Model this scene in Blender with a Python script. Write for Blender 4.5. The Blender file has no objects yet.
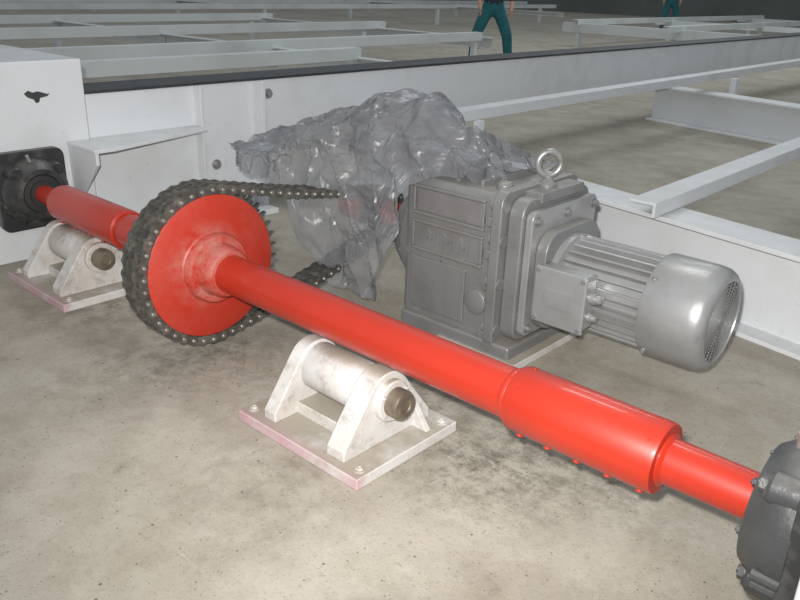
import bpy, bmesh, math, random, time
from mathutils import Vector, Matrix, noise
random.seed(4)
scene=bpy.context.scene
try:
    scene.view_settings.view_transform='Standard'
except Exception as e: print(e)
COL=scene.collection
PI=math.pi

# ------------------------------------------------------------ materials
def nt(name):
    m=bpy.data.materials.new(name); m.use_nodes=True
    t=m.node_tree; b=t.nodes['Principled BSDF']
    return m,t,b
def N(t,typ,**k):
    n=t.nodes.new(typ)
    for a,v in k.items(): setattr(n,a,v)
    return n
def noise_fac(t,scale,lo,hi,detail=6,vec=None,rough=.6):
    tc=N(t,'ShaderNodeTexCoord')
    n=N(t,'ShaderNodeTexNoise'); n.inputs['Scale'].default_value=scale; n.inputs['Detail'].default_value=detail
    n.inputs['Roughness'].default_value=rough
    t.links.new(vec or tc.outputs['Object'],n.inputs['Vector'])
    r=N(t,'ShaderNodeMapRange'); r.inputs['From Min'].default_value=lo; r.inputs['From Max'].default_value=hi
    t.links.new(n.outputs['Fac'],r.inputs['Value'])
    return r.outputs['Result'],n.outputs['Fac']
def mixc(t,fac,a,b):
    m=N(t,'ShaderNodeMix',data_type='RGBA')
    if hasattr(fac,'is_linked'): t.links.new(fac,m.inputs[0])
    else: m.inputs[0].default_value=fac
    for i,c in ((6,a),(7,b)):
        if hasattr(c,'is_linked'): t.links.new(c,m.inputs[i])
        else: m.inputs[i].default_value=(*c,1)
    return m.outputs[2]
def mul(t,a,b,op='MULTIPLY'):
    m=N(t,'ShaderNodeMath',operation=op)
    for i,c in ((0,a),(1,b)):
        if hasattr(c,'is_linked'): t.links.new(c,m.inputs[i])
        else: m.inputs[i].default_value=c
    m.use_clamp = (op!='SUBTRACT')
    return m.outputs[0]
def upfac(t,lo=.5,hi=.95):
    g=N(t,'ShaderNodeNewGeometry'); s=N(t,'ShaderNodeSeparateXYZ'); t.links.new(g.outputs['Normal'],s.inputs[0])
    r=N(t,'ShaderNodeMapRange'); r.inputs['From Min'].default_value=lo; r.inputs['From Max'].default_value=hi
    t.links.new(s.outputs['Z'],r.inputs['Value']); return r.outputs['Result']
def paint(name,col,dirt,scale=6,lo=.55,hi=.75,amt=.8,rough=.45,metal=0.,dust=None,dustamt=.5,bump=.0,bscale=60,coat=0.,spots=None,spotamt=.35):
    m,t,b=nt(name)
    f,_=noise_fac(t,scale,lo,hi)
    c=mixc(t,mul(t,f,amt),col,dirt)
    if spots:
        f3,_=noise_fac(t,30,.58,.73,6,rough=.78)
        g3,_=noise_fac(t,3.1,.40,.62)
        c=mixc(t,mul(t,mul(t,f3,g3),spotamt),c,spots)
    if dust:
        f2,_=noise_fac(t,9,.3,.65)
        c=mixc(t,mul(t,mul(t,upfac(t),f2),dustamt),c,dust)
    t.links.new(c,b.inputs['Base Color'])
    b.inputs['Roughness'].default_value=rough; b.inputs['Metallic'].default_value=metal
    b.inputs['Coat Weight'].default_value=coat; b.inputs['Coat Roughness'].default_value=.08
    if bump:
        _,n=noise_fac(t,bscale,0,1,4)
        bp=N(t,'ShaderNodeBump'); bp.inputs['Strength'].default_value=bump; bp.inputs['Distance'].default_value=.004
        t.links.new(n,bp.inputs['Height']); t.links.new(bp.outputs[0],b.inputs['Normal'])
    return m
RED=paint('red_gloss_paint',(.43,.026,.009),(.36,.020,.008),3,.4,.7,.6,.42,coat=.35,spots=(.42,.14,.10),spotamt=.25)
def sprocket_mat():
    m,t,b=nt('red_paint_dusty')
    f,_=noise_fac(t,5,.45,.75,8,rough=.75)
    c=mixc(t,mul(t,f,.3),(.42,.028,.012),(.44,.15,.12))
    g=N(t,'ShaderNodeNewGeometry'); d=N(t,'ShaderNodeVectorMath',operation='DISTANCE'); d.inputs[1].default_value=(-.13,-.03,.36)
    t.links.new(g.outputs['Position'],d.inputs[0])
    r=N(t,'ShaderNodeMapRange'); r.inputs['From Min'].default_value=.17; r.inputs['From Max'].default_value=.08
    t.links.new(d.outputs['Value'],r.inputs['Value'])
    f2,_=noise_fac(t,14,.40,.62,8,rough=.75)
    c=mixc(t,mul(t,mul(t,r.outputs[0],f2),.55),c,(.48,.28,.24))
    t.links.new(c,b.inputs['Base Color']); b.inputs['Roughness'].default_value=.5; b.inputs['Coat Weight'].default_value=.05
    return m
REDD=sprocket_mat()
WHITE=paint('white_frame_paint',(.72,.74,.76),(.50,.49,.47),2.2,.50,.80,.55,.42,dust=(.52,.49,.43),dustamt=.4,spots=(.28,.26,.24),spotamt=.55)
WHITEB=paint('white_frame_paint_aged',(.62,.65,.65),(.38,.38,.37),1.2,.45,.8,.6,.5)
SILVER=paint('silver_enamel',(.25,.253,.255),(.17,.168,.16),6,.45,.72,.65,.40,metal=.35,dust=(.40,.37,.32),dustamt=.8,bump=.3,bscale=110,spots=(.12,.115,.11),spotamt=.6)
SILVERL=paint('silver_enamel_light',(.37,.375,.38),(.25,.25,.24),6,.45,.72,.6,.36,metal=.4,dust=(.42,.39,.35),dustamt=.5,bump=.12,bscale=110,spots=(.18,.175,.17),spotamt=.5)
CHAIN=paint('oiled_chain_steel',(.10,.094,.085),(.27,.25,.22),30,.45,.7,.7,.42,metal=.5)
PINM=paint('chain_pin_steel',(.38,.36,.33),(.16,.15,.14),40,.45,.7,.7,.4,metal=.6)
BLACK=paint('black_cast_housing',(.034,.035,.036),(.13,.125,.115),14,.5,.75,.6,.38,dust=(.16,.15,.14),dustamt=.6,bump=.3,bscale=70)
GREYB=paint('grey_cast_housing',(.055,.058,.06),(.03,.03,.03),9,.45,.7,.6,.42,dust=(.25,.24,.22),dustamt=.6,bump=.3,bscale=70)
STEEL=paint('bare_steel',(.25,.21,.16),(.11,.08,.055),18,.45,.7,.8,.45,metal=.5)
BOLT=paint('bolt_steel',(.38,.38,.37),(.2,.19,.18),30,.5,.7,.7,.35,metal=.6)
DARK=paint('dark_void_steel',(.03,.03,.03),(.05,.05,.05),10,.5,.7,.5,.6)
FAN=paint('fan_plastic',(.06,.06,.06),(.04,.04,.04),10,.5,.7,.5,.6)
RUBBER=paint('dark_rubber_strip',(.035,.04,.045),(.08,.08,.08),6,.5,.7,.5,.6)
WALLM=paint('hall_wall_paint',(.15,.17,.16),(.10,.11,.10),.4,.4,.7,.7,.8)
TEAL=paint('teal_work_cloth',(.02,.15,.17),(.012,.08,.09),9,.4,.7,.7,.85)
SHIRT=paint('dark_work_shirt',(.03,.035,.05),(.02,.02,.03),9,.4,.7,.7,.85)
SKIN=paint('skin',(.52,.28,.18),(.45,.22,.14),9,.4,.7,.5,.5)
HAIR=paint('hair',(.02,.015,.012),(.03,.02,.015),40,.4,.7,.5,.6)
BOOT=paint('boot_leather',(.02,.018,.016),(.05,.045,.04),20,.4,.7,.5,.5)
EYEW=paint('eye_white',(.75,.75,.73),(.7,.7,.7),5,.4,.7,.2,.2)

def stand_mat():
    m,t,b=nt('stand_white_paint_dusty')
    f,_=noise_fac(t,6,.40,.66,8,rough=.7)
    c=mixc(t,mul(t,f,.6),(.62,.61,.60),(.43,.37,.30))
    f2,_=noise_fac(t,9,.52,.68,8,rough=.78)
    c=mixc(t,mul(t,f2,.6),c,(.20,.165,.13))
    f6,_=noise_fac(t,45,.56,.70,6,rough=.78)
    c=mixc(t,mul(t,f6,.4),c,(.16,.13,.11))
    f3,_=noise_fac(t,6,.15,.5,8)
    c=mixc(t,mul(t,mul(t,upfac(t,.85,.98),f3),.8),c,(.29,.25,.19))
    g=N(t,'ShaderNodeNewGeometry'); s=N(t,'ShaderNodeSeparateXYZ'); t.links.new(g.outputs['Position'],s.inputs[0])
    r=N(t,'ShaderNodeMapRange'); r.inputs['From Min'].default_value=.040; r.inputs['From Max'].default_value=.032
    t.links.new(s.outputs['Z'],r.inputs['Value'])
    r2=N(t,'ShaderNodeMapRange'); r2.inputs['From Min'].default_value=-.19; r2.inputs['From Max'].default_value=-.224
    t.links.new(s.outputs['Y'],r2.inputs['Value'])
    f4,_=noise_fac(t,5,.3,.6)
    c=mixc(t,mul(t,mul(t,r.outputs[0],r2.outputs[0]),mul(t,f4,.7)),c,(.50,.24,.29))
    t.links.new(c,b.inputs['Base Color']); b.inputs['Roughness'].default_value=.6
    return m
STAND=stand_mat()

def floor_mat():
    m,t,b=nt('dusty_concrete')
    f,_=noise_fac(t,1.3,.35,.68,8)
    c=mixc(t,f,(.29,.255,.20),(.42,.385,.32))
    f,_=noise_fac(t,6,.40,.66,8,rough=.7)
    c=mixc(t,mul(t,f,.5),c,(.48,.45,.39))
    f,_=noise_fac(t,2.2,.50,.64,10,rough=.72)
    c=mixc(t,mul(t,f,.38),c,(.23,.20,.155))
    f,_=noise_fac(t,38,.54,.72,6,rough=.75)
    c=mixc(t,mul(t,f,.45),c,(.19,.16,.125))
    f,_=noise_fac(t,120,.57,.69,4,rough=.75)
    c=mixc(t,mul(t,f,.6),c,(.11,.095,.075))
    f,_=noise_fac(t,4.2,.59,.68,10,rough=.8)
    c=mixc(t,mul(t,f,.6),c,(.15,.125,.10))
    tc=N(t,'ShaderNodeTexCoord')
    for rz,sx,sy in ((.5,3,40),(-.7,38,2.5)):
        mp=N(t,'ShaderNodeMapping'); mp.inputs['Rotation'].default_value=(0,0,rz); mp.inputs['Scale'].default_value=(sx,sy,1)
        t.links.new(tc.outputs['Object'],mp.inputs[0])
        f,_=noise_fac(t,1,.64,.72,3,vec=mp.outputs[0])
        g,_=noise_fac(t,1.7,.45,.6)
        c=mixc(t,mul(t,mul(t,f,g),.3),c,(.54,.51,.45))
    for sc,th,keep in ((22,.11,.74),(47,.15,.72),(80,.17,.8)):
        v=N(t,'ShaderNodeTexVoronoi'); v.inputs['Scale'].default_value=sc; t.links.new(tc.outputs['Object'],v.inputs['Vector'])
        r=N(t,'ShaderNodeMapRange'); r.inputs['From Min'].default_value=th; r.inputs['From Max'].default_value=th*.5
        t.links.new(v.outputs['Distance'],r.inputs['Value'])
        sp_=N(t,'ShaderNodeSeparateColor'); t.links.new(v.outputs['Color'],sp_.inputs[0])
        gt=mul(t,sp_.outputs[0],keep,'GREATER_THAN')
        c=mixc(t,mul(t,mul(t,r.outputs[0],gt),.8),c,(.06,.05,.045))
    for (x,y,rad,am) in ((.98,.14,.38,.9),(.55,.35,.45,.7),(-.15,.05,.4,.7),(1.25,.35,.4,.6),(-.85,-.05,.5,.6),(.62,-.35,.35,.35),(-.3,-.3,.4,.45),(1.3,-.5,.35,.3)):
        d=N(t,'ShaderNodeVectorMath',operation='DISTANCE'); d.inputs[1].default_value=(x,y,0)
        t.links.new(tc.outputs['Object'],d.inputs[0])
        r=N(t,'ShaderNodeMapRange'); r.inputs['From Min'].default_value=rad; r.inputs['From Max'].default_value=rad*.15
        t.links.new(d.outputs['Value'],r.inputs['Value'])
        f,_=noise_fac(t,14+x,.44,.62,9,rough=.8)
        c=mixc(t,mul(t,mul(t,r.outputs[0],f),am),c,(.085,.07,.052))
    t.links.new(c,b.inputs['Base Color']); b.inputs['Roughness'].default_value=.8
    _,n=noise_fac(t,25,0,1,8,rough=.7)
    bp=N(t,'ShaderNodeBump'); bp.inputs['Strength'].default_value=.3; bp.inputs['Distance'].default_value=.01
    t.links.new(n,bp.inputs['Height']); t.links.new(bp.outputs[0],b.inputs['Normal'])
    return m
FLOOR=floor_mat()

def plastic_mat():
    m,t,b=nt('polythene_film')
    f,_=noise_fac(t,5,.35,.7)
    c=mixc(t,f,(.20,.207,.22),(.31,.317,.33))
    f,_=noise_fac(t,3,.45,.7)
    c=mixc(t,mul(t,mul(t,upfac(t,.3,.9),f),.5),c,(.34,.31,.28))
    t.links.new(c,b.inputs['Base Color'])
    b.inputs['Roughness'].default_value=.33; b.inputs['Specular IOR Level'].default_value=.6
    out=t.nodes['Material Output']
    tr=N(t,'ShaderNodeBsdfTransparent'); tr.inputs[0].default_value=(.84,.85,.88,1)
    lw=N(t,'ShaderNodeLayerWeight'); lw.inputs[0].default_value=.35
    r=N(t,'ShaderNodeMapRange'); r.inputs['To Min'].default_value=.50; r.inputs['To Max'].default_value=.08
    t.links.new(lw.outputs['Facing'],r.inputs['Value'])
    m2=N(t,'ShaderNodeMixShader'); t.links.new(r.outputs[0],m2.inputs[0])
    t.links.new(b.outputs[0],m2.inputs[1]); t.links.new(tr.outputs[0],m2.inputs[2])
    t.links.new(m2.outputs[0],out.inputs['Surface'])
    tc=N(t,'ShaderNodeTexCoord')
    ns=N(t,'ShaderNodeTexNoise'); ns.inputs['Scale'].default_value=6; t.links.new(tc.outputs['Object'],ns.inputs['Vector'])
    ad=N(t,'ShaderNodeVectorMath',operation='MULTIPLY_ADD'); ad.inputs[1].default_value=(.12,.12,.12)
    t.links.new(ns.outputs['Color'],ad.inputs[0]); t.links.new(tc.outputs['Object'],ad.inputs[2])
    v=N(t,'ShaderNodeTexVoronoi'); v.inputs['Scale'].default_value=13; t.links.new(ad.outputs[0],v.inputs['Vector'])
    bp=N(t,'ShaderNodeBump'); bp.inputs['Strength'].default_value=.25; bp.inputs['Distance'].default_value=.018
    t.links.new(v.outputs['Distance'],bp.inputs['Height']); t.links.new(bp.outputs[0],b.inputs['Normal'])
    return m
PLASTIC=plastic_mat()

# ------------------------------------------------------------ mesh builder
def basis(d):
    d=Vector(d).normalized()
    a=Vector((0,0,1)) if abs(d.z)<.9 else Vector((0,1,0))
    u=d.cross(a).normalized(); w=u.cross(d).normalized()
    return d,u,w
class MB:
    def __init__(s): s.v=[];s.f=[];s.m=[]
    def add(s,vs,fs,mi=0):
        o=len(s.v); s.v+= [tuple(v) for v in vs]
        for f in fs: s.f.append([i+o for i in f]); s.m.append(mi)
        return s
    def box(s,x0,x1,y0,y1,z0,z1,mi=0):
        vs=[(x,y,z) for x in (x0,x1) for y in (y0,y1) for z in (z0,z1)]
        return s.add(vs,[(0,1,3,2),(4,6,7,5),(0,4,5,1),(2,3,7,6),(0,2,6,4),(1,5,7,3)],mi)
    def prism(s,pts,axis,a0,a1,mi=0):
        n=len(pts)
        def P(p,a):
            return {'x':(a,p[0],p[1]),'y':(p[0],a,p[1]),'z':(p[0],p[1],a)}[axis]
        vs=[P(p,a0) for p in pts]+[P(p,a1) for p in pts]
        fs=[list(range(n)),list(range(2*n-1,n-1,-1))]+[(i,(i+1)%n,(i+1)%n+n,i+n) for i in range(n)]
        return s.add(vs,fs,mi)
    def lathe(s,prof,o=(0,0,0),d=(1,0,0),n=48,mi=0,caps=True):
        d,u,w=basis(d); o=Vector(o); vs=[];fs=[]
        for (a,r) in prof:
            for k in range(n):
                th=2*PI*k/n
                vs.append(o+d*a+(u*math.cos(th)+w*math.sin(th))*max(r,1e-5))
        for j in range(len(prof)-1):
            for k in range(n):
                fs.append((j*n+k,j*n+(k+1)%n,(j+1)*n+(k+1)%n,(j+1)*n+k))
        if caps:
            fs.append(list(range(n))[::-1]); L=(len(prof)-1)*n; fs.append([L+k for k in range(n)])
        return s.add(vs,fs,mi)
    def cyl(s,p0,p1,r,n=24,mi=0,r1=None):
        p0=Vector(p0);p1=Vector(p1)
        return s.lathe([(0,r),((p1-p0).length,r if r1 is None else r1)],p0,p1-p0,n,mi)
    def torus(s,c,nrm,R,r,n=32,k=10,mi=0):
        d,u,w=basis(nrm); c=Vector(c); vs=[];fs=[]
        for i in range(n):
            a=2*PI*i/n; e=u*math.cos(a)+w*math.sin(a)
            for j in range(k):
                b=2*PI*j/k; vs.append(c+e*(R+r*math.cos(b))+d*r*math.sin(b))
        for i in range(n):
            for j in range(k):
                fs.append((i*k+j,((i+1)%n)*k+j,((i+1)%n)*k+(j+1)%k,i*k+(j+1)%k))
        return s.add(vs,fs,mi)
    def beam(s,p0,p1,prof,mi=0):
        p0=Vector(p0);p1=Vector(p1);d=(p1-p0).normalized(); side=Vector((d.y,-d.x,0)).normalized(); up=side.cross(d)
        n=len(prof); vs=[p0+side*a+up*b for a,b in prof]+[p1+side*a+up*b for a,b in prof]
        fs=[list(range(n)),list(range(2*n-1,n-1,-1))]+[(i,(i+1)%n,(i+1)%n+n,i+n) for i in range(n)]
        return s.add(vs,fs,mi)
    def hexbolt(s,p,d,r=.012,h=.01,mi=0,washer=True):
        p=Vector(p); d=Vector(d).normalized()
        if washer: s.cyl(p,p+d*.003,r*1.45,20,mi)
        s.cyl(p+d*.002,p+d*(h+.002),r,6,mi)
        s.cyl(p+d*h,p+d*(h+.006),r*.5,12,mi)
        return s
    def obj(s,name,mats,parent=None,bevel=0,smooth=True,seg=2,ang=35):
        me=bpy.data.meshes.new(name); me.from_pydata(s.v,[],s.f)
        if not isinstance(mats,(list,tuple)): mats=[mats]
        for m in mats: me.materials.append(m)
        me.polygons.foreach_set('material_index',s.m)
        bm=bmesh.new(); bm.from_mesh(me); bmesh.ops.recalc_face_normals(bm,faces=bm.faces); bm.to_mesh(me); bm.free()
        if smooth:
            me.polygons.foreach_set('use_smooth',[True]*len(me.polygons))
            me.set_sharp_from_angle(angle=math.radians(ang))
        ob=bpy.data.objects.new(name,me); COL.objects.link(ob)
        if bevel:
            b=ob.modifiers.new('bevel','BEVEL'); b.width=bevel; b.segments=seg; b.limit_method='ANGLE'; b.angle_limit=math.radians(40)
            b.harden_normals=True
        if parent:
            ob.parent=parent
            ob.matrix_parent_inverse=parent.matrix_world.inverted()
        me.update()
        return ob
def empty(name,loc=(0,0,0)):
    e=bpy.data.objects.new(name,None); e.location=loc; e.empty_display_size=.2; COL.objects.link(e)
    e.matrix_world=Matrix.Translation(loc)
    return e

# ------------------------------------------------------------ plastic sheet (buckled film, solved as cloth first)
def lerp_tab(tab,x):
    if x<=tab[0][0]: return tab[0][1]
    for (a,va),(b,vb) in zip(tab,tab[1:]):
        if x<=b:
            k=(x-a)/(b-a); k=k*k*(3-2*k); return va+(vb-va)*k
    return tab[-1][1]
crest=[(-1.00,.60),(-.75,.655),(-.52,.69),(-.4,.77),(-.11,.86),(.10,.865),(.29,.81),(.40,.72),(.48,.68)]
fz=[(-1.00,.56),(-.73,.50),(-.36,.50),(-.27,.30),(-.17,.13),(.05,.10),(.12,.36),(.19,.60),(.31,.635),(.48,.64)]
fy=[(-1.00,.70),(-.73,.55),(-.32,.50),(-.10,.58),(.06,.60),(.13,.645),(.31,.715),(.48,.80)]
NU,NV=180,125
vs=[];fs=[]
for i in range(NU+1):
    x=-1.00+1.46*i/NU
    C=lerp_tab(crest,x); FZ=lerp_tab(fz,x); FY=lerp_tab(fy,x)
    FY+=.02*noise.noise(Vector((x*6,0,3))); FZ+=.035*noise.noise(Vector((x*9,4,0)))
    BY=1.22; BZ=.50 if x<.1 else .50+.12*min(1,(x-.1)/.1)
    pts=[Vector((FY,FZ)),Vector((FY+.02,FZ+(C-FZ)*.55)),Vector((FY+.10,C-.05)),Vector((.86,C)),Vector((1.02,C-.06)),Vector((1.16,C-(C-BZ)*.6)),Vector((BY,BZ))]
    dense=[]
    P=[pts[0]*2-pts[1]]+pts+[pts[-1]*2-pts[-2]]
    for k in range(1,len(P)-2):
        for j in range(10):
            t=j/10; a,b,c_,d=P[k-1],P[k],P[k+1],P[k+2]
            dense.append(.5*((2*b)+(c_-a)*t+(2*a-5*b+4*c_-d)*t*t+(3*b-a-3*c_+d)*t**3))
    dense.append(pts[-1])
    ln=[0]
    for a,b in zip(dense,dense[1:]): ln.append(ln[-1]+(b-a).length)
    for j in range(NV+1):
        s_=ln[-1]*j/NV; k=0
        while k<len(ln)-2 and ln[k+1]<s_: k+=1
        t=(s_-ln[k])/max(1e-6,ln[k+1]-ln[k]); p=dense[k].lerp(dense[k+1],min(1,t))
        tg=(dense[k+1]-dense[k]).normalized(); nr=Vector((0,-tg.y,tg.x))
        w=Vector((x,p.x,p.y))
        q=Vector((x*7+p.y*2.2,p.x*1.2,p.y*1.5))
        fold=(1-abs(noise.noise(q))*2.0)
        d=.045*noise.noise(w*3.1+Vector((7,1,2)))+.028*(fold-.5)+.014*noise.noise(w*9)
        vs.append(w+nr*d)
for i in range(NU):
    for j in range(NV):
        a=i*(NV+1)+j; fs.append((a,a+1,a+NV+2,a+NV+1))
ps=MB().add(vs,fs).obj('plastic_sheet',PLASTIC,ang=60)
T0=time.time()
try:
    vg=ps.vertex_groups.new(name='pin')
    rnd=random.Random(11)
    pinned=set()
    for i in range(0,NU+1):
        if i%3==0: pinned.add(i*(NV+1)+NV)
        if i%14==0: pinned.add(i*(NV+1))
    for _ in range(85):
        ci,cj=rnd.randint(3,NU-3),rnd.randint(3,NV-3)
        for di in (-1,0,1):
            for dj in (-1,0,1): pinned.add((ci+di)*(NV+1)+cj+dj)
    vg.add(list(pinned),1.0,'REPLACE')
    cl=ps.modifiers.new('cloth','CLOTH'); st=cl.settings
    st.vertex_group_mass='pin'; st.quality=6; st.mass=.12
    st.tension_stiffness=40; st.compression_stiffness=40; st.shear_stiffness=25; st.bending_stiffness=.25
    st.shrink_min=-.095; st.air_damping=2.0
    st.effector_weights.gravity=.25
    cl.collision_settings.use_collision=False
    cl.point_cache.frame_start=1; cl.point_cache.frame_end=30
    for f in range(1,20): scene.frame_set(f)
    dg=bpy.context.evaluated_depsgraph_get()
    nm=bpy.data.meshes.new_from_object(ps.evaluated_get(dg))
    mx=max((a.co-Vector(b)).length for a,b in zip(nm.vertices,vs))
    print('CLOTH time',time.time()-T0,'maxmove',mx)
    ps.modifiers.clear()
    if mx<.6: ps.data=nm
    scene.frame_set(1)
    ps.vertex_groups.clear()
    me=ps.data
    me.polygons.foreach_set('use_smooth',[True]*len(me.polygons)); me.set_sharp_from_angle(angle=math.radians(20))
except Exception as e:
    print('CLOTH FAIL',e); ps.modifiers.clear()

# ------------------------------------------------------------ room shell
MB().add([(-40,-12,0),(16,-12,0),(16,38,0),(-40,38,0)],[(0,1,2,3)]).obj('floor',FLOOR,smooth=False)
MB().box(-40,16,38,38.3,0,9).obj('wall_back',WALLM,smooth=False)
MB().box(-40.3,-40,-12,38.3,0,9).obj('wall_left',WALLM,smooth=False)

# ------------------------------------------------------------ drive shaft
ZS=.340
sh=empty('drive_shaft',(0.1,0,ZS))
MB().lathe([(-1.46,.040),(-1.28,.046),(-1.28,.052),(-1.26,.052)],(0,0,ZS)).obj('journal_end_a',RED,sh)
MB().lathe([(-1.27,.070),(-1.262,.078),(-1.0,.080),(-.74,.080),(-.728,.077),(-.722,.070)],(0,0,ZS),n=64).obj('coupling_sleeve_a',RED,sh)
MB().lathe([(-.73,.066),(1.16,.066)],(0,0,ZS),n=64).obj('main_tube',RED,sh)
MB().lathe([(1.115,.067),(1.122,.071),(1.13,.071),(1.138,.067),(1.14,.066)],(0,0,ZS),n=64).obj('weld_bead',RED,sh)
MB().lathe([(1.135,.066),(1.138,.080),(1.146,.084),(1.30,.084),(1.515,.084),(1.523,.081),(1.525,.056)],(0,0,ZS),n=64).obj('coupling_sleeve_b',RED,sh)
MB().lathe([(1.515,.062),(1.527,.062),(1.535,.053),(1.76,.051)],(0,0,ZS),n=48).obj('journal_end_b',RED,sh)
m=MB()
for x0,x1 in ((1.17,1.49),(-1.24,-.76)):
    for k in range(5):
        x=x0+(x1-x0)*k/4
        for ang in (-68,150):
            a=math.radians(ang); dv=Vector((0,math.cos(a)*-1,math.sin(a)))
            p=Vector((x,0,ZS))+dv*(.0825 if x>0 else .078)
            m.cyl(p,p+dv*.008,.009,14)
for x in (1.165,1.50):
    for ang in (50,100,200):
        a=math.radians(ang); dv=Vector((0,-math.cos(a),math.sin(a))); p=Vector((x,0,ZS))+dv*.083
        m.cyl(p,p+dv*.003,.005,12)
m.obj('sleeve_screws',RED,sh)

# ------------------------------------------------------------ sprocket + chain
XC=-.205; RP=.274; PITCH=.0424; STR=.036
sp=empty('chain_sprocket',(XC,0,ZS))
def gear(R,Rt,Rr,n):
    pts=[]
    for i in range(n):
        a0=2*PI*i/n
        for da,r in ((0,Rr),(.20,Rr),(.36,R),(.45,Rt),(.55,Rt),(.64,R),(.80,Rr)):
            a=a0+da*2*PI/n; pts.append((r*math.cos(a),ZS+r*math.sin(a)))
    return pts
nT=40
for i in range(3):
    x=XC+(i-1)*STR
    MB().prism(gear(RP-.002,RP+.014,RP-.014,nT),'x',x-.008,x+.008).obj('tooth_ring_%d'%i,CHAIN,sp,smooth=False)
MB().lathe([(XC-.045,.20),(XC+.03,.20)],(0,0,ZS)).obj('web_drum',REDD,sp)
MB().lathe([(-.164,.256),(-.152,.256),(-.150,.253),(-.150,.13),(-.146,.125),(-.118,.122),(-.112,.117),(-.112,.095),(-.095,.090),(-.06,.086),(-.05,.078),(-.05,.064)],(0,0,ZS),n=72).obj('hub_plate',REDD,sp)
m=MB()
for k in range(6):
    a=2*PI*k/6+.3; m.cyl((-.113,.105*math.cos(a),ZS+.105*math.sin(a)),(-.106,.105*math.cos(a),ZS+.105*math.sin(a)),.007,12)
m.obj('hub_screws',REDD,sp)

YS,ZS2,RS=.90,.365,.088
ch=empty('roller_chain',(XC,.4,ZS))
c1=Vector((0,ZS)); c2=Vector((YS,ZS2)); D=(c2-c1).length; base=math.atan2((c2-c1).y,(c2-c1).x)
al=math.acos((RP-RS)/D)
def onc(c,r,a): return Vector((c.x+r*math.cos(a),c.y+r*math.sin(a)))
t1=onc(c1,RP,base+al); t2=onc(c2,RS,base+al); t3=onc(c2,RS,base-al); t4=onc(c1,RP,base-al)
S=(t2-t1).length; A1=RP*(2*PI-2*al); A2=RS*2*al; L=A1+A2+2*S
def path(s):
    s%=L
    if s<S: p=t1.lerp(t2,s/S); sag=.012*math.sin(PI*s/S); return Vector((p.x,p.y-sag))
    s-=S
    if s<A2: return onc(c2,RS,base+al-s/RS)
    s-=A2
    if s<S: p=t3.lerp(t4,s/S); return Vector((p.x,p.y-.02*math.sin(PI*s/S)))
    s-=S
    return onc(c1,RP,base-al-s/RP)
n=int(round(L/PITCH/2))*2; pins=[path(L*i/n+.005) for i in range(n)]
mp=MB(); mpin=MB()
def plate(a,b,x,th,h):
    d=(b-a).normalized(); q=Vector((-d.y,d.x)); pts=[]
    K=6
    for i in range(K+1):
        t=-PI/2+PI*i/K; pts.append(b+d*h*math.cos(t)+q*h*math.sin(t))
    pts.append((a+b)/2+q*h*.78)
    for i in range(K+1):
        t=PI/2+PI*i/K; pts.append(a+d*h*math.cos(t)+q*h*math.sin(t))
    pts.append((a+b)/2-q*h*.78)
    mp.prism([(p.x,p.y) for p in pts],'x',x-th/2,x+th/2)
for i in range(n):
    a,b=pins[i],pins[(i+1)%n]
    if i%2==0:
        for k in range(4): plate(a,b,XC+(k-1.5)*STR,.0045,.0175)
    else:
        for k in range(3):
            for sgn in (-1,1): plate(a,b,XC+(k-1)*STR+sgn*.0125,.0045,.0175)
    mpin.lathe([(-.064,.005),(-.062,.0068),(.062,.0068),(.064,.005)],(XC,a.x,a.y),(1,0,0),10)
    for k in range(3):
        x=XC+(k-1)*STR; mp.cyl((x-.0095,a.x,a.y),(x+.0095,a.x,a.y),.0125,12)
mp.obj('link_plates',CHAIN,ch)
mpin.obj('pins',PINM,ch)

# ------------------------------------------------------------ pivot stands
def arc(cx,cz,r,a0,a1,n=12):
    return [(cx+r*math.cos(math.radians(a0+(a1-a0)*i/n)),cz+r*math.sin(math.radians(a0+(a1-a0)*i/n))) for i in range(n+1)]
def stand(dx):
    e=empty('roller_pivot_stand',(.53+dx,0,0))
    MB().box(.275+dx,.80+dx,-.230,.205,0,.036).obj('base_plate',STAND,e,.004)
    cy,cz=-.020,.172
    prof=[(-.200,.034),(-.200,.066)]+arc(cy,cz,.085,148,32)+[(.17,.066),(.17,.034)]
    for i,(a,b) in enumerate(((.365,.418),(.645,.718))):
        MB().prism(prof,'x',a+dx,b+dx).obj('cheek_%d'%i,STAND,e,.006)
    MB().prism([(-.11,.034),(-.11,.075),(.08,.075),(.08,.034)],'x',.41+dx,.655+dx).obj('web_block',STAND,e,.004)
    MB().prism([(.305+dx,.034),(.37+dx,.034),(.37+dx,.12)],'y',-.03,-.01).obj('gusset_0',STAND,e,.002)
    MB().prism([(.71+dx,.034),(.775+dx,.034),(.71+dx,.12)],'y',.09,.11).obj('gusset_1',STAND,e,.002)
    MB().lathe([(.41,.070),(.420,.076),(.638,.076),(.648,.070)],(dx,cy,cz),n=56).obj('roller_sleeve',STAND,e)
    MB().lathe([(.715,.064),(.736,.064),(.740,.059)],(dx,cy,cz)).obj('retaining_ring',STAND,e)
    m=MB()
    for k in range(3):
        a=2*PI*k/3+.5; m.hexbolt((.737+dx,cy+.054*math.cos(a),cz+.054*math.sin(a)),(1,0,0),.006,.005,washer=False)
    for x,y in ((.305,-.19),(.77,-.19),(.77,.165),(.305,.165)): m.hexbolt((x+dx,y,.036),(0,0,1),.012,.010)
    m.obj('stand_bolts',STAND,e)
    MB().lathe([(.360,.042),(.772,.045),(.782,.041),(.785,.022),(.781,.018),(.781,.006)],(dx,cy,cz),n=40).obj('pivot_pin',STEEL,e)
    return e
stand(0); stand(-1.68)

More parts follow.
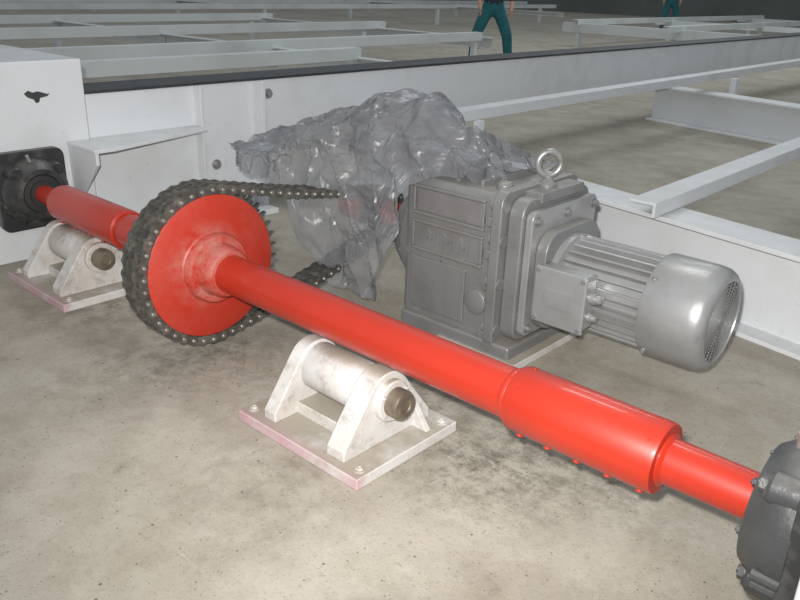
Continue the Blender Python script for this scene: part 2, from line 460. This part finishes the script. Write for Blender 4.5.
# ------------------------------------------------------------ flange bearings
def bearing(x0,sg,big=False):
    e=empty('flange_bearing_unit',(x0,0,ZS))
    M1=GREYB if big else BLACK
    X=lambda a:x0+sg*a
    fl=[]
    for cx,cz,a0 in ((.12,.14,0),(-.12,.14,90),(-.12,-.14,180),(.12,-.14,270)):
        fl+=arc(cx,ZS+cz,.042,a0-5,a0+95,8)
    a,b=sorted((X(0),X(.045)))
    MB().prism(fl,'x',a,b).obj('flange',BLACK,e,.006)
    k=1.12 if big else 1
    MB().lathe([(0.04,.150*k),(.06,.150*k),(.085,.146*k),(.105,.134*k),(.12,.122*k),(.135,.112*k),(.14,.09),(.128,.085),(.128,.05)],(x0,0,ZS),(sg,0,0),72).obj('housing_body',M1,e)
    m=MB()
    for q in range(4):
        t=2*PI*q/4+PI/4; d=Vector((0,math.cos(t),math.sin(t))); c=Vector((X(.045),0,ZS))+d*.13*k
        m.lathe([(0,.036),(.055,.034),(.062,.028)],c,(sg,0,0),24)
    m.obj('bolt_bosses',M1,e)
    m=MB()
    for q in range(4):
        t=2*PI*q/4+PI/4; d=Vector((0,math.cos(t),math.sin(t))); c=Vector((X(.107),0,ZS))+d*.13*k
        m.hexbolt(c,(sg,0,0),.018,.014)
    for q in range(6):
        t=2*PI*q/6+.2; m.hexbolt((X(.136),.10*math.cos(t),ZS+.10*math.sin(t)),(sg,0,0),.009,.007)
    m.obj('bolts',BLACK,e)
    m=MB()
    for q in range(5):
        t=math.radians(200+q*12) ; d=Vector((0,math.cos(t),math.sin(t))); c=Vector((X(.04),0,ZS))+d*.150*k
        m.cyl(c,c+Vector((sg*.05,0,0)),.012,10)
    m.obj('rim_ribs',M1,e)
    MB().lathe([(.12,.085),(.134,.083),(.136,.06),(.145,.058),(.145,.046)],(x0,0,ZS),(sg,0,0),48).obj('seal_ring',DARK,e)
    MB().cyl((X(.09),-.02,ZS+.14*k),(X(.09),-.03,ZS+.172*k),.008,10).obj('grease_nipple',BOLT,e)
    return e
bearing(-1.60,1); bearing(1.865,-1,True)

# ------------------------------------------------------------ gear motor
gm=empty('gear_motor',(.5,.93,0))
MB().box(.34,.70,.655,1.13,0,.03).obj('base_plate',STAND,gm,.004)
GX0,GX1,GY0,GY1,GZ0,GZ1=.115,.56,.70,1.14,.05,.615
MB().box(GX0,GX1,GY0,GY1,GZ0,GZ1).obj('gear_housing',SILVER,gm,.028,seg=4)
MB().box(.14,.66,.67,1.10,.0,.075).obj('foot_rail',SILVER,gm,.01)
m=MB()
Y0=GY0
def frame(x0,x1,z0,z1,w,d):
    m.box(x0,x1,Y0-d,Y0+.01,z0,z0+w); m.box(x0,x1,Y0-d,Y0+.01,z1-w,z1); m.box(x0,x0+w,Y0-d,Y0+.01,z0+w,z1-w); m.box(x1-w,x1,Y0-d,Y0+.01,z0+w,z1-w)
frame(.165,.50,.475,.590,.012,.014); frame(.165,.50,.335,.455,.012,.014)
m.box(.18,.485,Y0-.006,Y0+.01,.49,.575)
m.box(.165,.43,Y0-.012,Y0+.01,.10,.31)
m.obj('face_panels',SILVER,gm,.004)
m=MB()
for k in range(3):
    x=.225+k*.078
    m.prism([(x,.362),(x+.012,.362),(x+.012,.398),(x+.027,.382),(x+.042,.398),(x+.042,.362),(x+.054,.362),(x+.054,.426),(x+.044,.426),(x+.027,.406),(x+.010,.426),(x,.426)],'y',Y0-.006,Y0+.005)
m.obj('relief_marks',SILVER,gm)
m=MB()
m.lathe([(0,.05),(.018,.048),(.022,.04),(.022,.0)],(.48,Y0+.01,.20),(0,-1,0),40)
m.obj('inspection_plug',SILVER,gm,.002)
def rr(y0,y1,z0,z1,r):
    return arc(y1-r,z1-r,r,0,90,6)+arc(y0+r,z1-r,r,90,180,6)+arc(y0+r,z0+r,r,180,270,6)+arc(y1-r,z0+r,r,270,360,6)
MB().prism(rr(.665,1.165,.04,.635,.05),'x',.545,.588).obj('split_flange',SILVER,gm,.006)
MB().prism(rr(.705,1.15,.08,.61,.06),'x',.588,.650).obj('intermediate_cover',SILVER,gm,.008)
MB().prism(rr(.722,1.155,.11,.575,.03),'x',.650,.680).obj('adapter_plate',SILVERL,gm,.005)
MB().prism(rr(.755,1.12,.13,.50,.08),'x',.680,.725).obj('motor_adapter',SILVER,gm,.006)
m=MB()
for (y,z) in ((.69,.12),(.69,.30),(.69,.46),(.69,.585),(1.14,.585),(.92,.615),(1.14,.3)):
    m.lathe([(0,.022),(.058,.022)],(.535,y,z),(1,0,0),18)
for (y,z) in ((.75,.14),(.75,.54),(1.13,.54),(1.13,.14),(.94,.54)):
    m.hexbolt((.680,y,z),(1,0,0),.013,.012)
m.obj('flange_lugs_bolts',SILVER,gm)
m=MB()
for z in (.09,.28,.40,.52): 
    m.lathe([(0,.018),(.03,.018),(.034,.014)],(.53,Y0+.01,z),(0,-1,0),16)
for x in (.15,.30): m.lathe([(0,.014),(.02,.014)],(x,Y0+.01,.323),(0,-1,0),14)
m.obj('face_screws',SILVER,gm)
m=MB()
for x in (.20,.31,.42): m.box(x,x+.014,.76,1.10,.605,.636)
m.lathe([(0,.03),(.02,.03),(.03,.02)],(.50,.80,.61),(0,0,1),24)
m.box(.588,.66,.80,1.08,.59,.625)
m.obj('top_ribs',SILVER,gm,.003)
MB().lathe([(0,.225),(.03,.225),(.045,.205),(.07,.20),(.09,.17),(.12,.165),(.125,.12)],(.13,YS+.02,.345),(-1,0,0),56).obj('output_flange',SILVER,gm)
m=MB()
for k in range(8):
    t=2*PI*k/8+.2; m.hexbolt((.10,YS+.02+.212*math.cos(t),.345+.212*math.sin(t)),(-1,0,0),.012,.01)
m.obj('output_bolts',SILVER,gm)
MB().lathe([(0,.06),(.12,.06),(.12,.052),(.44,.052),(.445,.045)],(.05,YS,ZS2),(-1,0,0),36).obj('output_shaft',RED,gm)
MB().lathe([(-.40,.07),(-.27,.075)],(0,YS,ZS2)).obj('pinion_hub',RED,gm,.004)
for i in range(3):
    x=XC+(i-1)*STR; pts=[]
    for k in range(13):
        a0=2*PI*k/13
        for da,r in ((0,RS-.014),(.2,RS-.014),(.45,RS+.012),(.55,RS+.012),(.8,RS-.014)):
            a=a0+da*2*PI/13; pts.append((YS+r*math.cos(a),ZS2+r*math.sin(a)))
    MB().prism(pts,'x',x-.008,x+.008).obj('pinion_ring_%d'%i,CHAIN,gm,smooth=False)
MY,MZ=.937,.305
MB().lathe([(.71,.168),(.75,.168),(.753,.150),(.76,.135),(1.09,.135)],(0,MY,MZ),n=64).obj('motor_core',SILVERL,gm)
m=MB()
for k in range(30):
    t=2*PI*(k+.5)/30; d=Vector((0,math.cos(t),math.sin(t))); q=Vector((0,-math.sin(t),math.cos(t)))
    c=Vector((0,MY,MZ)); h=.0028
    vs=[]
    for (x,r) in ((.752,.130),(.752,.155),(.764,.164),(1.085,.164),(1.085,.130)):
        for s_ in (-1,1): vs.append(c+Vector((x,0,0))+d*r+q*h*s_)
    fs=[(0,2,4,6,8),(9,7,5,3,1)]+[(2*i,2*i+1,(2*i+3)%10,(2*i+2)%10) for i in range(5)]
    m.add(vs,fs)
m.obj('cooling_fins',SILVERL,gm,smooth=False)
MB().lathe([(1.075,.162),(1.075,.175),(1.081,.178),(1.235,.177),(1.262,.173),(1.280,.163),(1.288,.150),(1.290,.136),(1.284,.134),(1.255,.134)],(0,MY,MZ),n=72).obj('fan_cowl',SILVERL,gm)
MB().lathe([(1.258,.135),(1.263,.135)],(0,MY,MZ),n=48).obj('fan_disc',FAN,gm)
m=MB()
for r in [.014+.0110*i for i in range(11)]: m.torus((1.285,MY,MZ),(1,0,0),r,.0026,40,6)
for k in range(24):
    t=2*PI*k/24; m.cyl((1.283,MY+.02*math.cos(t),MZ+.02*math.sin(t)),(1.283,MY+.136*math.cos(t),MZ+.136*math.sin(t)),.0023,6)
m.lathe([(1.280,.022),(1.289,.022)],(0,MY,MZ),n=24)
m.obj('fan_grille',SILVER,gm)
m=MB()
for t in (45,135,225,315):
    a=math.radians(t); d=Vector((0,math.cos(a),math.sin(a))); p=Vector((1.095,MY,MZ))+d*.176; m.hexbolt(p,d,.008,.006)
m.obj('cowl_screws',BOLT,gm)
MB().box(.755,.895,.775,.83,.235,.385).obj('terminal_box_neck',SILVERL,gm,.006)
MB().prism([(.735,.210),(.905,.210),(.915,.220),(.915,.395),(.905,.405),(.735,.405),(.725,.395),(.725,.220)],'y',.712,.78).obj('terminal_box',SILVERL,gm,.008,seg=3)
MB().box(.72,.92,.700,.714,.205,.410).obj('terminal_box_lid',SILVERL,gm,.006,seg=3)
m=MB()
for x,z in ((.735,.220),(.905,.220),(.905,.395),(.735,.395)): m.cyl((x,.701,z),(x,.694,z),.008,12)
m.obj('lid_screws',SILVER,gm)
MB().box(.765,.875,.696,.702,.275,.34).obj('lid_boss',SILVERL,gm,.002)
m=MB(); m.lathe([(0,.02),(.022,.02),(.022,.015),(.04,.015),(.043,.008)],(.913,.75,.33),(1,0,0),18); m.lathe([(0,.016),(.02,.016),(.02,.012),(.032,.012)],(.913,.75,.26),(1,0,0),18)
m.obj('cable_glands',SILVERL,gm)
m=MB(); c=Vector((.60,.92,.705)); m.torus(c,(1,-.9,0),.042,.0120,40,12,0)
m.lathe([(0,.032),(.012,.034),(.02,.022),(.04,.013)],(.60,.92,.622),(0,0,1),24)
m.obj('lifting_eyebolt',BOLT,gm)

# ------------------------------------------------------------ machine chassis (white)
fr=empty('machine_chassis',(-1.7,1,0))
MB().box(-2.45,-1.60,-1.3,.32,0,.905).obj('end_box',WHITE,fr,.008)
MB().prism([(.035,.765),(.055,.778),(.075,.768),(.10,.772),(.14,.758),(.152,.76),(.14,.748),(.105,.742),(.10,.725),(.085,.72),(.075,.738),(.05,.748)],'x',-1.601,-1.5985).obj('paint_chip_scar',GREYB,fr,smooth=False)
FX=-1.62
MB().box(FX-.25,FX,.33,1.35,0,.74).obj('end_beam_box',WHITE,fr,.006)
m=MB(); m.beam((FX,1.35,.74),(FX,14,.74),[(a-.0,b) for a,b in [(.0,0),(0,-.34),(-.24,-.34),(-.24,0)]])
m.obj('end_beam',WHITE,fr,.004)
MB().box(FX-.26,FX+.012,.325,14,.741,.755).obj('rubber_strip',RUBBER,fr)
MB().prism([(FX-.02,.20),(-1.33,.20),(-1.33,.30),(-1.50,.92),(FX-.02,.92)],'z',.515,.532).obj('shelf_gusset',WHITE,fr,.003)
MB().prism([(-1.62,.08),(-1.62,.515),(-1.335,.515),(-1.335,.46),(-1.50,.30),(-1.50,.08)],'y',.205,.222).obj('gusset_web',WHITE,fr,.003)
MB().box(-1.63,-1.56,.93,.945,.0,.74).obj('stiffener_1',WHITE,fr,.003)
MB().box(-1.63,-1.54,1.32,1.35,.0,.74).obj('stiffener_2',WHITE,fr,.003)
MB().box(-1.63,-1.45,.33,1.35,.0,.03).obj('foot_flange',WHITE,fr,.003)
m=MB()
for y,z in ((1.43,.66),(1.05,.3)): m.hexbolt((FX,y,z),(1,0,0),.02,.018)
m.obj('frame_bolts',BOLT,fr)
def rail(p0,p1,h,w,name):
    prof=[(0,0),(0,-.02),(.014,-.02),(.014,-h+.02),(0,-h+.02),(0,-h),(w,-h),(w,-h+.02),(w-.1,-h+.02),(w-.1,-.02),(w,-.02),(w,0)]
    prof=[(-a,b) for a,b in prof]
    MB().beam(p0,p1,prof).obj(name,WHITE,fr,.003)
rail((2.6,1.52,.39),(-1.62,2.36,.39),.39,.22,'side_rail_near')
rail((4.0,5.4,.36),(-1.62,6.75,.36),.36,.22,'side_rail_far')
def angle(p0,p1,w,h,name,th=.012,mt=WHITE):
    prof=[(0,0),(0,-h),(-th,-h),(-th,-th),(-w,-th),(-w,0)]
    MB().beam(p0,p1,prof).obj(name,mt,fr,.002)
angle((.72,1.60,.46),(.72,6.4,.46),.12,.065,'cross_angle_1')
angle((-1.05,2.2,.53),(-1.05,12,.53),.12,.07,'cross_angle_2')
MB().box(-1.0,-.96,2.6,2.66,0,.47).box(-.98,-.92,6.9,6.98,0,.47).obj('angle_posts',WHITE,fr)
def bar(m,x0,y0,x1,y1,z,w=.14,h=.12):
    m.beam((x0,y0,z),(x1,y1,z),[(w/2,0),(w/2,-h),(w/2-.012,-h),(w/2-.012,-.012),(-w/2,-.012),(-w/2,0)])
fr3=empty('conveyor_chassis',(-7,2,0))
m=MB()
for x,z,y1 in ((-4.1,.62,4.6),(-5.5,.60,8.6),(-7.9,.62,9),(-11.,.6,9)):
    bar(m,x,-6,x,y1,z)
for y in (.9,4.6,8.8): bar(m,-3.2 if y<5 else -5.4,y,-11,y,.52,.12,.16)
m.obj('beams',WHITEB,fr3)
m=MB()
for x in (-5.5,-7.9,-11):
    for y in (-4,.9,4.6,8.5): m.box(x-.04,x+.04,y-.04,y+.04,0,.55)
m.box(-4.14,-4.06,4.5,4.58,0,.55); m.box(-4.14,-4.06,-2.0,-1.92,0,.55)
m.obj('posts',WHITEB,fr3)
fr4=empty('conveyor_chassis',(-16,16,0))
m=MB()
for a in ((-15,4,-15,26,.62),(-19,2,-19,30,.6),(-24,0,-24,34,.6),(-11,20,-24,20,.55),(-15,12,-24,12,.55)): bar(m,*a)
m.obj('beams',WHITEB,fr4)
m=MB()
for x in (-15,-19,-24):
    for y in (5,12,19,25): m.box(x-.05,x+.05,y-.05,y+.05,0,.55)
m.obj('posts',WHITEB,fr4)
fr5=empty('conveyor_chassis',(-4,18,0))
m=MB()
for a in ((-5.2,14.5,-5.2,27,.60),(-7.6,15,-7.6,27,.6),(-1.8,15,-1.8,27,.6),(-8,15.2,1,15.2,.52,.14,.2),(-8,20,1,20,.52),(-8,26,1,26,.52)): bar(m,*a)
m.obj('beams',WHITEB,fr5)
m=MB()
for x in (-5.2,-7.6,-1.8):
    for y in (15.2,20,26): m.box(x-.05,x+.05,y-.05,y+.05,0,.55)
m.obj('posts',WHITEB,fr5)
fr2=empty('end_carriage',(2.2,.5,0))
MB().box(1.865,2.5,-.25,1.0,0,.80).obj('carriage_box',WHITE,fr2,.008)

# ------------------------------------------------------------ workers
def worker(loc,rot,lean=.25,stride=.12,spread=1.0,name='worker'):
    e=empty(name,loc); M=Matrix.Translation(loc)@Matrix.Rotation(rot,4,'Z')
    l=lean; s=spread
    J={'pel':((0,0,.93),.155,.13),'sp':((0,.05*l*4,1.12),.145,.11),'ch':((0,.30*l*1.6,1.34),.17,.12),'nk':((0,.42*l*1.5,1.50),.062,.062),'hb':((0,.46*l*1.5,1.57),.06,.06),
     'hL':((.10,0,.88),.115,.115),'kL':((.15*s,stride,.49),.095,.095),'aL':((.17*s,stride*.6-.05,.12),.078,.078),'tL':((.19*s,stride*.6+.13,.045),.05,.04),
     'hR':((-.10,0,.88),.115,.115),'kR':((-.15*s,-stride*.2,.49),.095,.095),'aR':((-.18*s,-stride-.03,.12),.078,.078),'tR':((-.20*s,-stride+.15,.045),.05,.04),
     'sL':((.18,.34*l*1.5,1.40),.07,.07),'eL':((.27,.40*l*1.5+.05,1.13),.05,.05),'wL':((.24,.55*l*1.5+.16,.93),.03,.03),'pL':((.235,.55*l*1.5+.20,.875),.036,.02),
     'sR':((-.18,.34*l*1.5,1.40),.07,.07),'eR':((-.29,.36*l*1.5+.02,1.13),.05,.05),'wR':((-.27,.50*l*1.5+.12,.91),.03,.03),'pR':((-.265,.50*l*1.5+.15,.85),.036,.02)}
    E=[('pel','sp'),('sp','ch'),('ch','nk'),('nk','hb'),('pel','hL'),('hL','kL'),('kL','aL'),('aL','tL'),('pel','hR'),('hR','kR'),('kR','aR'),('aR','tR'),
       ('ch','sL'),('sL','eL'),('eL','wL'),('wL','pL'),('ch','sR'),('sR','eR'),('eR','wR'),('wR','pR')]
    K=list(J); me=bpy.data.meshes.new('body'); me.from_pydata([J[k][0] for k in K],[(K.index(a),K.index(b)) for a,b in E],[])
    ob=bpy.data.objects.new('body',me); COL.objects.link(ob)
    sk=ob.modifiers.new('skin','SKIN'); ss=ob.modifiers.new('sub','SUBSURF'); ss.levels=2; ss.render_levels=2
    for i,k in enumerate(K):
        me.skin_vertices[0].data[i].radius=(J[k][1],J[k][2]); me.skin_vertices[0].data[i].use_root=(i==0)
    dg=bpy.context.evaluated_depsgraph_get(); nm=bpy.data.meshes.new_from_object(ob.evaluated_get(dg))
    ob.modifiers.clear(); ob.data=nm; nm.materials.clear()
    for mm in (TEAL,SHIRT,SKIN,BOOT): nm.materials.append(mm)
    P=[Vector(J[k][0]) for k in K]
    for f in nm.polygons:
        c=f.center; i=min(range(len(P)),key=lambda i:(P[i]-c).length); k=K[i]
        mi=1
        if k[0]=='t' or (k[0]=='a' and c.z<.12): mi=3
        elif k[0] in 'p' and k!='pel' or k[0]=='w': mi=2
        elif k in('hb',) or (k=='nk' and c.z>1.50): mi=2
        elif k in ('pel','hL','hR','kL','kR','aL','aR') and c.z<1.0: mi=0
        f.material_index=mi; f.use_smooth=True
    ob.matrix_world=M; ob.parent=e; ob.matrix_parent_inverse=e.matrix_world.inverted()
    hc=Vector(J['hb'][0])+Vector((0,.03,.10)); vs=[]
    a,b=24,18
    for i in range(b+1):
        ph=PI*i/b
        for j in range(a):
            th=2*PI*j/a; v=Vector((math.sin(ph)*math.cos(th)*.075,math.sin(ph)*math.sin(th)*.095,math.cos(ph)*.118))
            if v.z<0: v.x*=1+v.z*2.2; v.y*=1+v.z*.9
            if abs(v.x)<.02 and v.y>0 and -.04<v.z<.02: v.y+=.018*(1-abs(v.x)/.02)
            vs.append(hc+v)
    h=MB()
    for i in range(b):
        for j in range(a):
            q=(i*a+j,i*a+(j+1)%a,(i+1)*a+(j+1)%a,(i+1)*a+j)
            c=(vs[q[0]]+vs[q[2]])/2-hc
            h.f.append(list(q)); h.m.append(1 if (c.z>.055 or (c.y<-.01 and c.z>-.05)) else 0)
    h.v=[tuple(v) for v in vs]
    for sx in (-1,1):
        h.lathe([(-.006,.004),(-.003,.011),(.004,.011),(.007,.003)],hc+Vector((sx*.028,.082,.005)),(0,1,0),12,2)
        h.lathe([(0,.005),(.002,.004)],hc+Vector((sx*.028,.088,.005)),(0,1,0),10,1)
        h.lathe([(-.01,.012),(0,.026),(.012,.026),(.018,.012)],hc+Vector((sx*.07,-.005,-.005)),(sx,-.3,0),14,0)
    h.box(hc.x-.022,hc.x+.022,hc.y+.078,hc.y+.086,hc.z-.058,hc.z-.052,3)
    h.lathe([(-.01,.004),(0,.012),(.012,.011),(.018,.004)],hc+Vector((0,.088,-.022)),(0,1,-.3),12,0)
    ho=h.obj('head',[SKIN,HAIR,EYEW,BOOT],None); ho.matrix_world=M; ho.parent=e; ho.matrix_parent_inverse=e.matrix_world.inverted()
    f=MB()
    for sgn,k,w in ((1,'pL','wL'),(-1,'pR','wR')):
        p=Vector(J[k][0]); dr=(p-Vector(J[w][0])).normalized(); sd=Vector((0,1,0)).cross(dr).normalized(); fw=dr.cross(sd)
        for i,(L_,) in enumerate(((.07,),(.08,),(.075,),(.058,))):
            o=p+fw*(-.027+.018*i)+dr*.01
            q1=o+dr*L_*.5; q2=q1+(dr*.8-sd*sgn*.5).normalized()*L_*.5
            f.cyl(o,q1,.009,10,0,.0085); f.lathe([(0,.0085),((q2-q1).length*.8,.0075),((q2-q1).length,.003)],q1,q2-q1,10)
        o=p+fw*.03-dr*.02; q1=o+(fw*.8+dr*.5).normalized()*.04; f.cyl(o,q1,.011,10,0,.009); f.lathe([(0,.009),(.025,.008),(.03,.003)],q1,dr,10)
    fo=f.obj('fingers',SKIN,None); fo.matrix_world=M; fo.parent=e; fo.matrix_parent_inverse=e.matrix_world.inverted()
    return e
worker((-6.1,9.75,0),math.radians(221),.25,.06,1.75)
worker((-9.9,25.0,0),math.radians(200),.1,.1,1.3)

# ------------------------------------------------------------ lights
w=bpy.data.worlds.new('hall_ambient'); scene.world=w; w.use_nodes=True
bg=w.node_tree.nodes['Background']; bg.inputs[0].default_value=(.86,.93,1,1); bg.inputs[1].default_value=.42
CAMLOC=Vector((2.043,-1.477,1.29))
def light(name,typ,loc,energy,color=(1,1,1),tgt=None,**k):
    d=bpy.data.lights.new(name,typ); d.energy=energy; d.color=color
    for a,v in k.items(): setattr(d,a,v)
    o=bpy.data.objects.new(name,d); COL.objects.link(o); o.location=loc
    if tgt is not None: o.rotation_euler=(Vector(tgt)-Vector(loc)).to_track_quat('-Z','Y').to_euler()
    return o
light('camera_flash','SPOT',CAMLOC+Vector((-.05,-.03,.10)),390,(1,.97,.93),(-.35,1.3,.5),spot_size=math.radians(105),spot_blend=.9,shadow_soft_size=.025)
light('overhead_fill','AREA',(-2,5,7.5),130,(.95,1,1),(-2,5,0),shape='RECTANGLE',size=3,size_y=1.2)  # added soft fill from above for shaft highlights, not an actual hall lamp
light('overhead_fill.001','AREA',(-4,15,7.5),260,(.95,1,1),(-4,15,0),shape='RECTANGLE',size=5,size_y=2)  # second added fill, brightens the far background; no real fixture

# ------------------------------------------------------------ camera
cd=bpy.data.cameras.new('camera'); cam=bpy.data.objects.new('camera',cd); COL.objects.link(cam)
cd.sensor_width=36; cd.lens=35; cd.clip_start=.05; cd.clip_end=200
R=Vector((.7384,.6747,.0322)).normalized(); B=Vector((.6144,-.6907,.3797)).normalized(); U=B.cross(R).normalized(); R=U.cross(B)
cam.matrix_world=Matrix(((R.x,U.x,B.x,CAMLOC.x),(R.y,U.y,B.y,CAMLOC.y),(R.z,U.z,B.z,CAMLOC.z),(0,0,0,1)))
scene.camera=cam
